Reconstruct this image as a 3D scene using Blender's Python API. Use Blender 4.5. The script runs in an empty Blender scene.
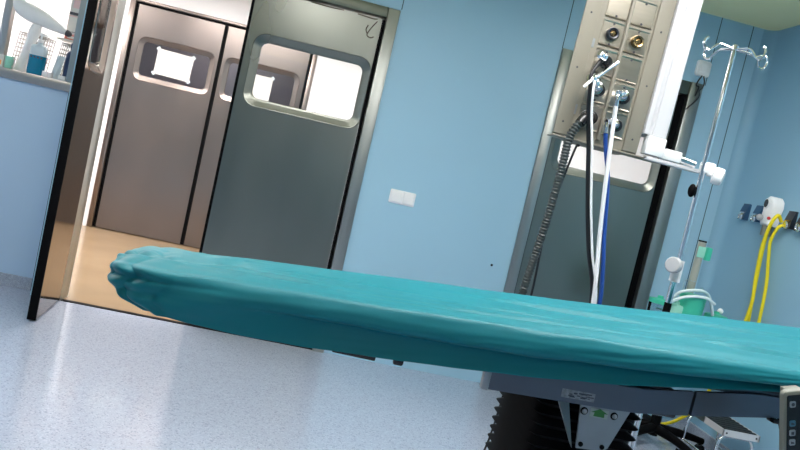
import bpy, bmesh, math, random
from mathutils import Vector, Matrix, noise
random.seed(7)
PI = math.pi
COL = bpy.context.scene.collection
V3 = Vector

# ------------------------------------------------------------------ materials
def mat(name, col, rough=.5, metal=0., var=0., vscale=6., stretch=(1, 1, 1), rvar=0., bump=0., bscale=40., spec=.5, coat=0., emit=None, estr=0., sheen=0.):
    m = bpy.data.materials.new(name); m.use_nodes = True
    nt = m.node_tree; N = nt.nodes; L = nt.links
    b = N['Principled BSDF']
    b.inputs['Base Color'].default_value = (*col, 1); b.inputs['Roughness'].default_value = rough
    b.inputs['Metallic'].default_value = metal; b.inputs['Specular IOR Level'].default_value = spec
    b.inputs['Coat Weight'].default_value = coat
    if sheen: b.inputs['Sheen Weight'].default_value = sheen
    if emit:
        b.inputs['Emission Color'].default_value = (*emit, 1); b.inputs['Emission Strength'].default_value = estr
    if var or rvar or bump:
        g = N.new('ShaderNodeNewGeometry'); mp = N.new('ShaderNodeMapping'); mp.inputs['Scale'].default_value = stretch
        L.new(g.outputs['Position'], mp.inputs['Vector'])
        t = N.new('ShaderNodeTexNoise'); t.inputs['Scale'].default_value = vscale; t.inputs['Detail'].default_value = 2
        L.new(mp.outputs['Vector'], t.inputs['Vector'])
        if var:
            r = N.new('ShaderNodeMapRange'); r.inputs['To Min'].default_value = 1-var; r.inputs['To Max'].default_value = 1+var
            r.inputs['From Min'].default_value = .1; r.inputs['From Max'].default_value = .9
            L.new(t.outputs['Fac'], r.inputs['Value'])
            x = N.new('ShaderNodeVectorMath'); x.operation = 'SCALE'; x.inputs[0].default_value = col
            L.new(r.outputs['Result'], x.inputs['Scale']); L.new(x.outputs['Vector'], b.inputs['Base Color'])
        if rvar:
            r = N.new('ShaderNodeMapRange'); r.inputs['To Min'].default_value = max(.02, rough-rvar); r.inputs['To Max'].default_value = rough+rvar
            r.inputs['From Min'].default_value = .0; r.inputs['From Max'].default_value = 1
            L.new(t.outputs['Fac'], r.inputs['Value']); L.new(r.outputs['Result'], b.inputs['Roughness'])
        if bump:
            t2 = N.new('ShaderNodeTexNoise'); t2.inputs['Scale'].default_value = bscale; t2.inputs['Detail'].default_value = 3
            L.new(mp.outputs['Vector'], t2.inputs['Vector'])
            bp = N.new('ShaderNodeBump'); bp.inputs['Strength'].default_value = bump; bp.inputs['Distance'].default_value = .003
            L.new(t2.outputs['Fac'], bp.inputs['Height']); L.new(bp.outputs['Normal'], b.inputs['Normal'])
    return m

def glass_mat(name, tint=(1, 1, 1), rough=.02, refl=.08):
    m = bpy.data.materials.new(name); m.use_nodes = True
    nt = m.node_tree; N = nt.nodes; L = nt.links; N.remove(N['Principled BSDF'])
    tr = N.new('ShaderNodeBsdfTransparent'); tr.inputs['Color'].default_value = (*tint, 1)
    gl = N.new('ShaderNodeBsdfGlossy'); gl.inputs['Roughness'].default_value = rough
    fr = N.new('ShaderNodeFresnel'); fr.inputs['IOR'].default_value = 1.4
    mx = N.new('ShaderNodeMixShader')
    L.new(fr.outputs['Fac'], mx.inputs['Fac']); L.new(tr.outputs[0], mx.inputs[1]); L.new(gl.outputs[0], mx.inputs[2])
    L.new(mx.outputs[0], N['Material Output'].inputs['Surface'])
    return m

def wall_mat(name, col, axis, seams, zmin):
    """painted wall panels with thin dark butt joints at the given positions"""
    m = mat(name, col, .42, 0, .03, 1.3, spec=.35)
    nt = m.node_tree; N = nt.nodes; L = nt.links; b = N['Principled BSDF']
    g = N.new('ShaderNodeNewGeometry'); s = N.new('ShaderNodeSeparateXYZ'); L.new(g.outputs['Position'], s.inputs[0])
    acc = None
    for x, z0 in zip(seams, zmin):
        c = N.new('ShaderNodeMath'); c.operation = 'COMPARE'; c.inputs[1].default_value = x; c.inputs[2].default_value = .0028
        L.new(s.outputs[axis], c.inputs[0])
        q = N.new('ShaderNodeMath'); q.operation = 'GREATER_THAN'; q.inputs[1].default_value = z0; L.new(s.outputs[2], q.inputs[0])
        mu = N.new('ShaderNodeMath'); mu.operation = 'MULTIPLY'; L.new(c.outputs[0], mu.inputs[0]); L.new(q.outputs[0], mu.inputs[1])
        if acc is None: acc = mu
        else:
            a = N.new('ShaderNodeMath'); a.operation = 'MAXIMUM'; L.new(acc.outputs[0], a.inputs[0]); L.new(mu.outputs[0], a.inputs[1]); acc = a
    if acc is not None:
        mx = N.new('ShaderNodeMix'); mx.data_type = 'RGBA'
        src = b.inputs['Base Color'].links[0].from_socket
        L.new(acc.outputs[0], mx.inputs['Factor']); L.new(src, mx.inputs['A']); mx.inputs['B'].default_value = (.02, .05, .08, 1)
        L.new(mx.outputs['Result'], b.inputs['Base Color'])
    return m

def speckle_mat(name, col, dark, light, rough, scale=170):
    m = mat(name, col, rough, 0, .0, spec=.5, coat=.45)
    m.node_tree.nodes['Principled BSDF'].inputs['Coat Roughness'].default_value = .10
    nt = m.node_tree; N = nt.nodes; L = nt.links; b = N['Principled BSDF']
    g = N.new('ShaderNodeNewGeometry')
    v = N.new('ShaderNodeTexVoronoi'); v.inputs['Scale'].default_value = scale; L.new(g.outputs['Position'], v.inputs['Vector'])
    sp = N.new('ShaderNodeSeparateColor'); L.new(v.outputs['Color'], sp.inputs[0])
    r = N.new('ShaderNodeValToRGB'); e = r.color_ramp.elements; r.color_ramp.interpolation = 'CONSTANT'
    e[0].position = 0; e[0].color = (*dark, 1); e[1].position = .10; e[1].color = (*col, 1)
    k = e.new(.80); k.color = (*light, 1)
    L.new(sp.outputs[0], r.inputs['Fac'])
    t = N.new('ShaderNodeTexNoise'); t.inputs['Scale'].default_value = 1.6; L.new(g.outputs['Position'], t.inputs['Vector'])
    mr = N.new('ShaderNodeMapRange'); mr.inputs['To Min'].default_value = rough*.8; mr.inputs['To Max'].default_value = rough*1.25
    L.new(t.outputs['Fac'], mr.inputs['Value']); L.new(mr.outputs['Result'], b.inputs['Roughness'])
    L.new(r.outputs['Color'], b.inputs['Base Color'])
    return m

M = {}
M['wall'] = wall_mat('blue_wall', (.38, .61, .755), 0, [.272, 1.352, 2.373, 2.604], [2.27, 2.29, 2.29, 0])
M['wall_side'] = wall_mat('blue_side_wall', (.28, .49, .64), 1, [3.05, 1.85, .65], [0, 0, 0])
M['wall_low'] = mat('blue_low_wall', (.46, .62, .80), .45, 0, .03, 1.5, spec=.3)
M['white_wall'] = mat('corridor_white', (.83, .82, .83), .6, 0, .02, 1)
M['ceiling'] = mat('ceiling_cream', (.90, .86, .50), .8, 0, .03, 1)
M['white_ceiling'] = mat('corridor_ceiling', (.85, .85, .85), .8)
M['floor'] = speckle_mat('speckled_vinyl', (.41, .46, .575), (.30, .34, .43), (.46, .52, .645), .16)
M['cove'] = speckle_mat('speckled_upstand', (.36, .40, .49), (.28, .31, .38), (.46, .50, .58), .35, 200)
M['tan'] = mat('tan_vinyl', (.34, .235, .14), .17, 0, .10, 2.2, rvar=.05)
M['steel'] = mat('door_steel', (.25, .257, .228), .30, 1, .10, 3.0, (1, 1, .35), rvar=.06)
M['steel_warm'] = mat('corridor_door_steel', (.24, .20, .18), .33, 1, .10, 2.4, (1, 1, .5), rvar=.06)
M['steel_mirror'] = mat('polished_door_steel', (.33, .285, .25), .10, 1, .05, 2, rvar=.03)
M['header_steel'] = mat('header_steel', (.17, .18, .145), .4, 1, .05, 3)
M['frame_steel'] = mat('frame_steel', (.38, .39, .37), .36, 1, .06, 3, (1, 1, .3))
M['sill_steel'] = mat('sill_steel', (.46, .43, .41), .34, 1, .06, 8, (.3, 1, 1))
M['chrome'] = mat('chrome', (.80, .81, .82), .10, 1)
M['brushed'] = mat('brushed_plate', (.50, .45, .38), .30, 1, .10, 9, (1, 1, 6), rvar=.06)
M['rail_steel'] = mat('table_rail_steel', (.14, .155, .19), .38, 1, .08, 12, (.4, 1, 1))
M['bracket'] = mat('bracket_steel', (.32, .345, .36), .42, 1, .10, 14)
M['black'] = mat('black_rubber', (.002, .002, .0025), .6, spec=.08)
M['bellows'] = mat('black_bellows', (.006, .006, .008), .6, spec=.15)
M['blackgloss'] = mat('black_plastic', (.010, .010, .012), .25)
M['cable_black'] = mat('black_cable', (.008, .008, .010), .4)
M['hose_grey'] = mat('corrugated_grey', (.035, .045, .045), .4)
M['hose_white'] = mat('white_hose', (.82, .83, .85), .35)
M['hose_blue'] = mat('blue_hose', (.015, .07, .33), .35)
M['yellow'] = mat('yellow_hose', (.92, .75, .01), .4)
M['white_paint'] = mat('white_paint', (.62, .62, .64), .32, 0, .02, 4)
M['putty'] = mat('putty_paint', (.26, .238, .19), .40, 0, .06, 5, (1, 1, .4))
M['white_plastic'] = mat('white_plastic', (.90, .90, .90), .35)
M['grey_plastic'] = mat('grey_plastic', (.45, .46, .48), .4)
M['cream_plastic'] = mat('cream_plastic', (.21, .215, .185), .45)
M['paper'] = mat('paper', (.66, .65, .62), .8, 0, .04, 20)
M['drape'] = mat('teal_drape', (.003, .178, .222), .5, 0, .05, 7, (1, 1, 1), bump=.12, bscale=55, spec=.28, sheen=.04)
M['pad'] = mat('table_pad', (.01, .01, .012), .6)
M['green'] = mat('mint_plastic', (.05, .52, .34), .4)
M['mint_pale'] = mat('pale_mint', (.30, .66, .52), .4)
M['green_sign'] = mat('green_print', (.03, .17, .035), .6)
M['sticker'] = mat('worn_sticker', (.22, .24, .26), .6, 0, .5, 120)
M['sticker_pale'] = mat('pale_sticker', (.34, .40, .36), .6)
M['red'] = mat('red_plastic', (.55, .02, .03), .4)
M['redprint'] = mat('red_print', (.70, .20, .16), .6)
M['pinkprint'] = mat('pink_print', (.72, .50, .50), .6)
M['darkprint'] = mat('dark_print', (.05, .05, .06), .6)
M['orange'] = mat('orange_print', (.85, .42, .12), .6)
M['navy'] = mat('navy_plastic', (.015, .035, .10), .3)
M['steelblue'] = mat('outlet_blue', (.05, .12, .22), .3, .4)
M['darkoutlet'] = mat('outlet_dark', (.015, .02, .03), .3)
M['brass'] = mat('brass', (.36, .26, .13), .25, 1)
M['pole_grey'] = mat('pole_grey', (.38, .39, .34), .4)
M['pole_beige'] = mat('pole_beige', (.45, .40, .33), .4)
M['tread'] = mat('black_tread', (.010, .012, .014), .6, bump=.3, bscale=300)
M['key_blue'] = mat('key_blue', (.05, .17, .26), .4)
M['key_grey'] = mat('key_grey', (.30, .34, .38), .4)
M['key_print'] = mat('key_print', (.03, .04, .06), .5)
M['silver_print'] = mat('silver_print', (.22, .24, .27), .5)
M['liquid'] = mat('blue_liquid', (.0, .20, .34), .12, spec=.6)
M['clearish'] = mat('frosted_plastic', (.62, .70, .74), .25)
M['pearl'] = mat('pearl_plastic', (.88, .88, .88), .3)
M['wire'] = mat('basket_wire', (.34, .32, .30), .4, .3)
M['greenpack'] = mat('green_pack', (.03, .42, .09), .4)
M['stain'] = mat('dried_sealant', (.07, .05, .035), .7)
M['glass'] = glass_mat('clear_glass', (.97, .98, .98))
M['glass_dim'] = glass_mat('tinted_glass', (.75, .73, .75))
M['jar'] = glass_mat('jar_plastic', (.86, .92, .93), .08)
M['tubing'] = mat('frosted_tubing', (.66, .78, .78), .25)
M['lamp'] = mat('lamp_diffuser', (.9, .9, .9), .6, emit=(1, .975, .95), estr=13)
M['lamp_fill'] = mat('fill_diffuser', (.9, .9, .9), .6, emit=(1, .95, .97), estr=5)
M['lamp_corridor'] = mat('corridor_diffuser', (.9, .9, .9), .6, emit=(1, .97, .95), estr=24)

# ------------------------------------------------------------------ mesh helpers
def rrect(w, h, r, n=6, cx=0, cy=0):
    out = []
    for (sx, sy, a0) in ((1, 1, 0), (-1, 1, 90), (-1, -1, 180), (1, -1, 270)):
        for k in range(n+1):
            a = math.radians(a0+90*k/n)
            out.append((cx+sx*(w/2-r)+r*math.cos(a), cy+sy*(h/2-r)+r*math.sin(a)))
    return out

def spline(pts, k=8):
    P = [V3(p) for p in pts]
    if len(P) < 3: return P
    Q = [2*P[0]-P[1]]+P+[2*P[-1]-P[-2]]
    out = []
    for i in range(1, len(Q)-2):
        a, b, c, d = Q[i-1:i+3]
        for j in range(k):
            t = j/k
            out.append(.5*((2*b)+(c-a)*t+(2*a-5*b+4*c-d)*t*t+(3*b-a-3*c+d)*t**3))
    return out+[P[-1]]

ORG = {}
class MB:
    def __init__(s): s.bm = bmesh.new(); s.mi = 0
    def face(s, vs):
        try:
            f = s.bm.faces.new(vs); f.material_index = s.mi; return f
        except ValueError: return None
    def loft(s, loops, cap=True, closed=True):
        R = [[s.bm.verts.new(p) for p in l] for l in loops]
        n = len(R[0])
        for a, b in zip(R, R[1:]):
            for i in range(n if closed else n-1): s.face((a[i], a[(i+1) % n], b[(i+1) % n], b[i]))
        if cap and closed: s.face(R[0][::-1]); s.face(R[-1])
        return s
    def box(s, c, d, rot=None, bevel=0., seg=2):
        t = bmesh.new(); bmesh.ops.create_cube(t, size=1)
        bmesh.ops.scale(t, vec=d, verts=t.verts)
        if bevel: bmesh.ops.bevel(t, geom=list(t.edges), offset=bevel, segments=seg, affect='EDGES', profile=.5)
        m = Matrix.Translation(c)
        if rot is not None: m = m @ (rot.to_4x4() if not isinstance(rot, (int, float)) else Matrix.Rotation(rot, 4, 'Z'))
        return s.merge(t, m)
    def bx(s, a, b, bevel=0.):
        a, b = V3(a), V3(b)
        return s.box((a+b)/2, [abs(q) for q in (b-a)], None, bevel)
    def merge(s, t, m=None):
        mp = {}
        for v in t.verts: mp[v] = s.bm.verts.new(m @ v.co if m else v.co)
        for f in t.faces: s.face([mp[v] for v in f.verts])
        t.free(); return s
    def tube(s, pts, r, seg=10, k=8, cap=True):
        P = spline(pts, k) if k > 1 else [V3(p) for p in pts]
        n = len(P); rad = r if callable(r) else (lambda t: r)
        T = [(P[min(i+1, n-1)]-P[max(i-1, 0)]).normalized() for i in range(n)]
        u = T[0].orthogonal().normalized(); loops = []
        for i in range(n):
            u = (u-T[i]*u.dot(T[i])).normalized(); w = T[i].cross(u)
            rr = rad(i/(n-1))
            loops.append([P[i]+(u*math.cos(2*PI*j/seg)+w*math.sin(2*PI*j/seg))*rr for j in range(seg)])
        return s.loft(loops, cap)
    def cyl(s, a, b, r, r2=None, seg=20):
        a, b = V3(a), V3(b); r2 = r if r2 is None else r2
        return s.tube([a, b], lambda t: r+(r2-r)*t, seg, 1)
    def lathe(s, prof, c=(0, 0, 0), axis=(0, 0, 1), seg=24):
        q = V3((0, 0, 1)).rotation_difference(V3(axis)).to_matrix()
        c = V3(c)
        return s.loft([[c+q @ V3((max(r, .0004)*math.cos(2*PI*j/seg), max(r, .0004)*math.sin(2*PI*j/seg), z)) for j in range(seg)] for r, z in prof])
    def sphere(s, c, r, sc=(1, 1, 1), seg=16):
        t = bmesh.new(); bmesh.ops.create_uvsphere(t, u_segments=seg, v_segments=seg//2+2, radius=r)
        return s.merge(t, Matrix.Translation(c) @ Matrix.Diagonal((*sc, 1)))
    def prism(s, poly, f, t0, t1, bevel=0.):
        """poly 2-D points; f(u, v, t) -> 3-D"""
        if not bevel: return s.loft([[f(u, v, t0) for u, v in poly], [f(u, v, t1) for u, v in poly]])
        cx = sum(p[0] for p in poly)/len(poly); cy = sum(p[1] for p in poly)/len(poly)
        w = max(abs(p[0]-cx) for p in poly); h = max(abs(p[1]-cy) for p in poly)
        ins = [(cx+(u-cx)*(1-bevel/w), cy+(v-cy)*(1-bevel/h)) for u, v in poly]
        sg = 1 if t1 > t0 else -1
        return s.loft([[f(u, v, t0) for u, v in poly], [f(u, v, t1-sg*bevel) for u, v in poly], [f(u, v, t1) for u, v in ins]])
    def build(s, name, m, parent=None, sharp=38, keep=False):
        bm = s.bm
        bmesh.ops.remove_doubles(bm, verts=bm.verts, dist=1e-6)
        bmesh.ops.recalc_face_normals(bm, faces=bm.faces)
        ca = math.cos(math.radians(sharp))
        for f in bm.faces: f.smooth = True
        for e in bm.edges:
            if len(e.link_faces) == 2 and e.link_faces[0].normal.dot(e.link_faces[1].normal) < ca: e.smooth = False
        lo = V3([min(v.co[i] for v in bm.verts) for i in range(3)]); hi = V3([max(v.co[i] for v in bm.verts) for i in range(3)])
        o = (lo+hi)/2
        if parent is None: o.z = lo.z
        bmesh.ops.translate(bm, verts=bm.verts, vec=-o)
        me = bpy.data.meshes.new(name); bm.to_mesh(me); bm.free()
        for q in (m if isinstance(m, (list, tuple)) else [m]): me.materials.append(M[q])
        ob = bpy.data.objects.new(name, me); COL.objects.link(ob); ORG[ob] = o
        if parent is not None: ob.parent = parent; ob.location = o-ORG[parent]
        else: ob.location = o
        return ob

def tag(o, label, cat, group=None, kind=None):
    o['label'] = label; o['category'] = cat
    if group: o['group'] = group
    if kind: o['kind'] = kind
    return o
def thing(name, label, cat, loc, group=None, kind=None):
    o = bpy.data.objects.new(name, None); COL.objects.link(o); o.location = loc; ORG[o] = V3(loc)
    o.empty_display_size = .05
    return tag(o, label, cat, group, kind)
def dup(o, parent=None):
    c = o.copy(); COL.objects.link(c); ORG[c] = ORG[o].copy()
    if parent is not None: c.parent = parent
    for ch in [x for x in bpy.data.objects if x.parent == o]: dup(ch, c)
    return c
XZ = lambda y0: (lambda u, v, t: V3((u, y0+t, v)))
YZ = lambda x0: (lambda u, v, t: V3((x0+t, u, v)))
XY = lambda z0: (lambda u, v, t: V3((u, v, z0+t)))

# ------------------------------------------------------------------ the room
WY, WT = 4.53, .14          # face and thickness of the back wall
CH = 2.75
def struct(name, mb, m, label, cat): return tag(mb.build(name, m), label, cat, kind='structure')

b = MB(); b.loft([[V3((x, y, z)) for x, y in ((-3.2, -3.2), (2.9, -3.2), (2.9, WY+.02), (-1.6, WY+.02), (-1.6, 4.655), (-3.2, 4.655))] for z in (-.1, 0)]); struct('floor', b, 'floor', 'pale blue speckled vinyl floor of the operating room', 'floor')
b = MB(); b.loft([[V3((x, y, z)) for x, y in ((-4.6, 4.655), (-1.6, 4.655), (-1.6, WY+.02), (3.6, WY+.02), (3.6, 8.7), (-4.6, 8.7))] for z in (-.1, 0)]); struct('floor_corridor', b, 'tan', 'glossy tan floor of the corridor beyond the doorway', 'floor')
b = MB(); b.bx((-3.2, -3.2, CH), (2.9, WY+WT, CH+.1)); struct('ceiling', b, 'ceiling', 'pale olive ceiling above the blue walls', 'ceiling')
b = MB(); b.bx((-4.6, WY+WT, CH), (3.6, 7.75, CH+.1)); struct('ceiling_corridor', b, 'white_ceiling', 'white ceiling of the corridor', 'ceiling')
# back wall with two doorways; the pass-through bay on the left is set back a little
b = MB()
b.bx((-1.60, WY, 0), (-1.42, WY+WT, CH)); b.bx((-1.42, WY, 2.263), (.267, WY+WT, CH)); b.bx((.267, WY, 0), (1.352, WY+WT, CH))
b.bx((1.352, WY, 2.29), (2.355, WY+WT, CH)); b.bx((2.355, WY, 0), (2.70, WY+WT, CH))
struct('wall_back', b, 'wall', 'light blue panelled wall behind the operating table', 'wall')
LY = 4.655
b = MB(); b.bx((-3.2, LY, 0), (-1.60, LY+.10, 1.285)); b.bx((-3.2, LY, 2.35), (-1.60, LY+.10, CH))
struct('wall_back_left', b, 'wall_low', 'low blue wall under the pass-through window', 'wall')
b = MB(); r = .07
arc = [(2.755-r+r*math.sin(a), WY-r+r*math.cos(a)) for a in [PI/2*k/8 for k in range(9)]]
poly = [(2.70-.02, WY), *arc[0:], (2.755, -3.2), (2.9, -3.2), (2.9, WY+WT), (2.68, WY+WT)]
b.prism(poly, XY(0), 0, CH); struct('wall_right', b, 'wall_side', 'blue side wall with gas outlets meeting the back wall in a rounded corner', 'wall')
b = MB(); b.bx((-3.3, -3.2, 0), (-3.2, WY+WT, CH)); struct('wall_left', b, 'wall_low', 'blue side wall of the operating room opposite the gas outlets', 'wall')
b = MB(); b.bx((-3.3, -3.3, 0), (2.9, -3.2, CH)); struct('wall_front', b, 'wall_low', 'blue wall of the operating room facing the doors', 'wall')
# corridor shell
FY = 7.55
b = MB(); b.bx((-4.6, FY, 0), (-2.25, FY+.14, CH)); b.bx((-2.25, FY, 2.40), (-.30, FY+.14, CH)); b.bx((-.30, FY, 0), (3.6, FY+.14, CH))
struct('wall_corridor', b, 'white_wall', 'bright white corridor wall around the far double door', 'wall')
b = MB(); b.bx((-4.7, WY+.02, 0), (-4.6, FY+.14, CH)); struct('wall_corridor_left', b, 'white_wall', 'white end wall of the corridor beyond the pass-through window', 'wall')
b = MB(); b.bx((3.6, WY+.02, 0), (3.7, FY+.14, CH)); struct('wall_corridor_right', b, 'white_wall', 'white end wall of the corridor behind the second door', 'wall')
b = MB(); b.bx((-3.19, LY-.018, 0), (-1.61, LY-.001, .075)); struct('baseboard_back', b, 'cove', 'grey speckled vinyl upstand along the foot of the low wall', 'baseboard')
b = MB(); b.bx((2.737, -3.19, 0), (2.754, WY-.08, .08)); struct('baseboard_right', b, 'cove', 'grey speckled vinyl upstand along the foot of the side wall', 'baseboard')

# ------------------------------------------------------------------ door frames (trim)
t1 = thing('trim_1', 'stainless steel frame around the double doorway to the corridor', 'door frame', (-.58, WY, 0), kind='structure')
b = MB(); b.bx((.192, WY-.022, 0), (.267, WY+WT, 2.258), .006); b.build('jamb', 'frame_steel', t1)
b = MB(); b.bx((-1.475, WY-.006, 0), (-1.418, WY+WT, 2.258), .004); b.build('jamb', 'frame_steel', t1)
b = MB(); b.bx((-1.416, WY-.010, 2.195), (.190, WY+WT-.005, 2.262), .004); b.build('header', 'header_steel', t1)
b = MB(); b.bx((-1.416, WY+.005, 0), (.190, WY+.045, .004)); b.build('threshold', 'black', t1)
t2 = thing('trim_2', 'stainless steel frame around the single door behind the pendant', 'door frame', (1.85, WY, 0), kind='structure')
b = MB(); b.bx((1.352, WY-.022, 0), (1.422, WY+WT, 2.29), .006); b.build('jamb', 'frame_steel', t2)
b = MB(); b.bx((2.268, WY-.022, 0), (2.355, WY+WT, 2.29), .006); b.build('jamb', 'frame_steel', t2)
b = MB(); b.bx((1.424, WY-.012, 2.20), (2.266, WY+WT-.005, 2.289), .004); b.build('header', 'header_steel', t2)
t3 = thing('trim_3', 'pinkish steel frame around the far corridor double door', 'door frame', (-1.27, FY, 0), kind='structure')
b = MB(); b.bx((-2.248, FY-.015, 0), (-2.194, FY+.13, 2.398), .004); b.build('jamb', 'steel_warm', t3)
b = MB(); b.bx((-.350, FY-.015, 0), (-.302, FY+.13, 2.398), .004); b.build('jamb', 'steel_warm', t3)
b = MB(); b.bx((-2.193, FY-.012, 2.368), (-.351, FY+.13, 2.398), .003); b.build('header', 'steel_warm', t3)
b = MB(); b.bx((-2.19, FY+.012, 2.347), (-.354, FY+.05, 2.367)); b.build('top_seal', 'black', t3)

# ------------------------------------------------------------------ steel doors with pressed round-cornered windows
def door_leaf(name, label, hinge, rotz, w, h, win, m, gasket='left', flip=1, glass='glass', z0=.012, gw=(.014, .011)):
    """leaf spans local x 0..w*flip from the hinge, front face towards local -y; win = (x0, x1, z0, z1) of the glass"""
    t = .044
    root = thing(name, label, 'door', hinge, kind='structure')
    H = V3(hinge)
    F = lambda x, y, z: H+V3((x*flip, y, z))
    cx, cz = (win[0]+win[1])/2, (win[2]+win[3])/2; ww, wh = win[1]-win[0], win[3]-win[2]
    o1 = rrect(ww+.11, wh+.11, .085, 7, cx, cz)
    p = MB()
    for y in (-t/2, t/2):
        ov = [p.bm.verts.new(F(x, y, z)) for x, z in ((0, z0), (w, z0), (w, h), (0, h))]
        iv = [p.bm.verts.new(F(x, y, z)) for x, z in o1]
        es = [p.bm.edges.new((l[i], l[(i+1) % len(l)])) for l in (ov, iv) for i in range(len(l))]
        bmesh.ops.triangle_fill(p.bm, use_beauty=True, edges=es)
    for a, c in (((0, z0), (w, z0)), ((w, z0), (w, h)), ((w, h), (0, h)), ((0, h), (0, z0))):
        p.face([p.bm.verts.new(F(*q)) for q in ((a[0], -t/2, a[1]), (c[0], -t/2, c[1]), (c[0], t/2, c[1]), (a[0], t/2, a[1]))])
    p.build('panel', m, root, 20)
    fr = MB()
    for s in (-1, 1):
        loops = []
        for off, y in ((.110, t/2), (.103, t/2+.004), (.094, t/2+.003), (.030, .006), (.012, .005), (.004, .004), (0, .002)):
            rad = .085-(.11-off)/2*.75
            loops.append([F(x, s*y, z) for x, z in rrect(ww+off, wh+off, rad, 7, cx, cz)])
        fr.loft(loops, cap=False)
    fr.build('window_recess', m, root, 28)
    g = MB(); g.prism(rrect(ww, wh, .045, 7, cx, cz), lambda u, v, q: F(u, q, v), -.002, .002); g.build('glass', glass, root)
    gk = MB(); gk.bx(F(w+.001, -t/2-.002, z0), F(w+gw[1], t/2+.002, h)); gk.build('edge_gasket', 'black', root)
    gk = MB(); gk.bx(F(-gw[0], -t/2+.003, z0), F(-.001, t/2-.002, h)); gk.build('hinge_gasket', 'black', root)
    root.rotation_euler.z = rotz
    return root
d1 = door_leaf('door_1', 'closed steel door leaf with a large round-cornered window, right leaf of the double doorway',
               (.168, WY+.045, 0), math.radians(-2.5), .804, 2.186, (.052, .707, 1.515, 1.872), 'steel', flip=-1, gw=(.021, .018))
b = MB()
H = ORG[d1]
for pts in ([(-.028, 2.165), (-.055, 2.120), (-.075, 2.07), (-.05, 2.055), (-.03, 2.065)], [(-.075, 2.075), (-.088, 2.10), (-.08, 2.13)], [(-.03, 2.18), (-.06, 2.175), (-.16, 2.182)], [(-.25, 2.183), (-.34, 2.181), (-.46, 2.184)]):
    b.tube([H+V3((x, -.024, z)) for x, z in pts], .0035, 6, 6)
b.build('dried_sealant', 'stain', d1)
d2 = thing('door_2', 'polished steel door leaf standing open with its black edge towards the room', 'door', (-1.418, WY-.01, 0), kind='structure')
# this leaf is open at a right angle: its face looks along +x and mirrors the tan corridor floor
t = .044; X0 = -1.418
def D2(u, q, v): return V3((X0-t/2+q, WY-.005-u, v))
w, h = .515, 2.188; win = (.10, .415, 1.475, 1.885)
p = MB(); o1 = rrect(win[1]-win[0]+.09, win[3]-win[2]+.10, .07, 7, (win[0]+win[1])/2, (win[2]+win[3])/2)
for y in (-t/2, t/2):
    ov = [p.bm.verts.new(D2(x, y, z)) for x, z in ((0, .010), (w, .010), (w, h), (0, h))]; iv = [p.bm.verts.new(D2(x, y, z)) for x, z in o1]
    bmesh.ops.triangle_fill(p.bm, use_beauty=True, edges=[p.bm.edges.new((l[i], l[(i+1) % len(l)])) for l in (ov, iv) for i in range(len(l))])
for a, c in (((0, .010), (w, .010)), ((w, .010), (w, h)), ((w, h), (0, h)), ((0, h), (0, .010))):
    p.face([p.bm.verts.new(D2(*q)) for q in ((a[0], -t/2, a[1]), (c[0], -t/2, c[1]), (c[0], t/2, c[1]), (a[0], t/2, a[1]))])
p.build('panel', 'steel_mirror', d2, 20)
fr = MB()
for s in (-1, 1):
    fr.loft([[D2(x, s*y, z) for x, z in rrect(win[1]-win[0]+off*.82, win[3]-win[2]+off*.91, .07-(.11-off)/2*.6, 7, (win[0]+win[1])/2, (win[2]+win[3])/2)]
             for off, y in ((.110, t/2), (.103, t/2+.004), (.094, t/2+.003), (.030, .006), (.004, .004), (0, .002))], cap=False)
fr.build('window_recess', 'steel_mirror', d2, 28)
g = MB(); g.prism(rrect(win[1]-win[0], win[3]-win[2], .04, 7, (win[0]+win[1])/2, (win[2]+win[3])/2), lambda u, v, q: D2(u, q, v), -.002, .002); g.build('glass', 'glass', d2)
b = MB(); b.bx(D2(w+.001, -t/2-.002, .010), D2(w+.014, t/2+.001, h), .003); b.build('edge_gasket', 'black', d2)
d2.rotation_euler.z = math.radians(6.4)
d3 = door_leaf('door_3', 'closed dark steel door with a round-cornered window behind the hanging hoses',
               (2.216, WY+.040, 0), 0, .780, 2.180, (.055, .705, 1.555, 1.930), 'steel', flip=-1)
b = MB(); b.bx((2.232, WY+.02, 0), (2.266, WY+.10, 2.195)); b.build('gap_seal', 'black', t2)
b = MB(); b.bx((.1775, WY+.06, 0), (.191, WY+.10, 2.19)); b.build('gap_seal', 'black', t1)
d4 = door_leaf('door_4', 'far corridor door leaf with a paper note on its window, left leaf', (-2.162, FY+.030, 0), 0, .870, 2.345, (.112, .790, 1.645, 1.99), 'steel_warm', glass='glass_dim', gw=(.030, .032))
d5 = door_leaf('door_5', 'far corridor door leaf half hidden by the nearer steel door, right leaf', (-.382, FY+.030, 0), 0, .868, 2.345, (.10, .785, 1.645, 1.99), 'steel_warm', flip=-1, glass='glass_dim', gw=(.030, .006))
# room behind the far doors, dim
b = MB(); b.bx((-2.6, 8.6, 0), (0, 8.7, 2.7)); struct('wall_far', b, 'white_wall', 'dim wall seen through the windows of the far corridor doors', 'wall')

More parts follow.
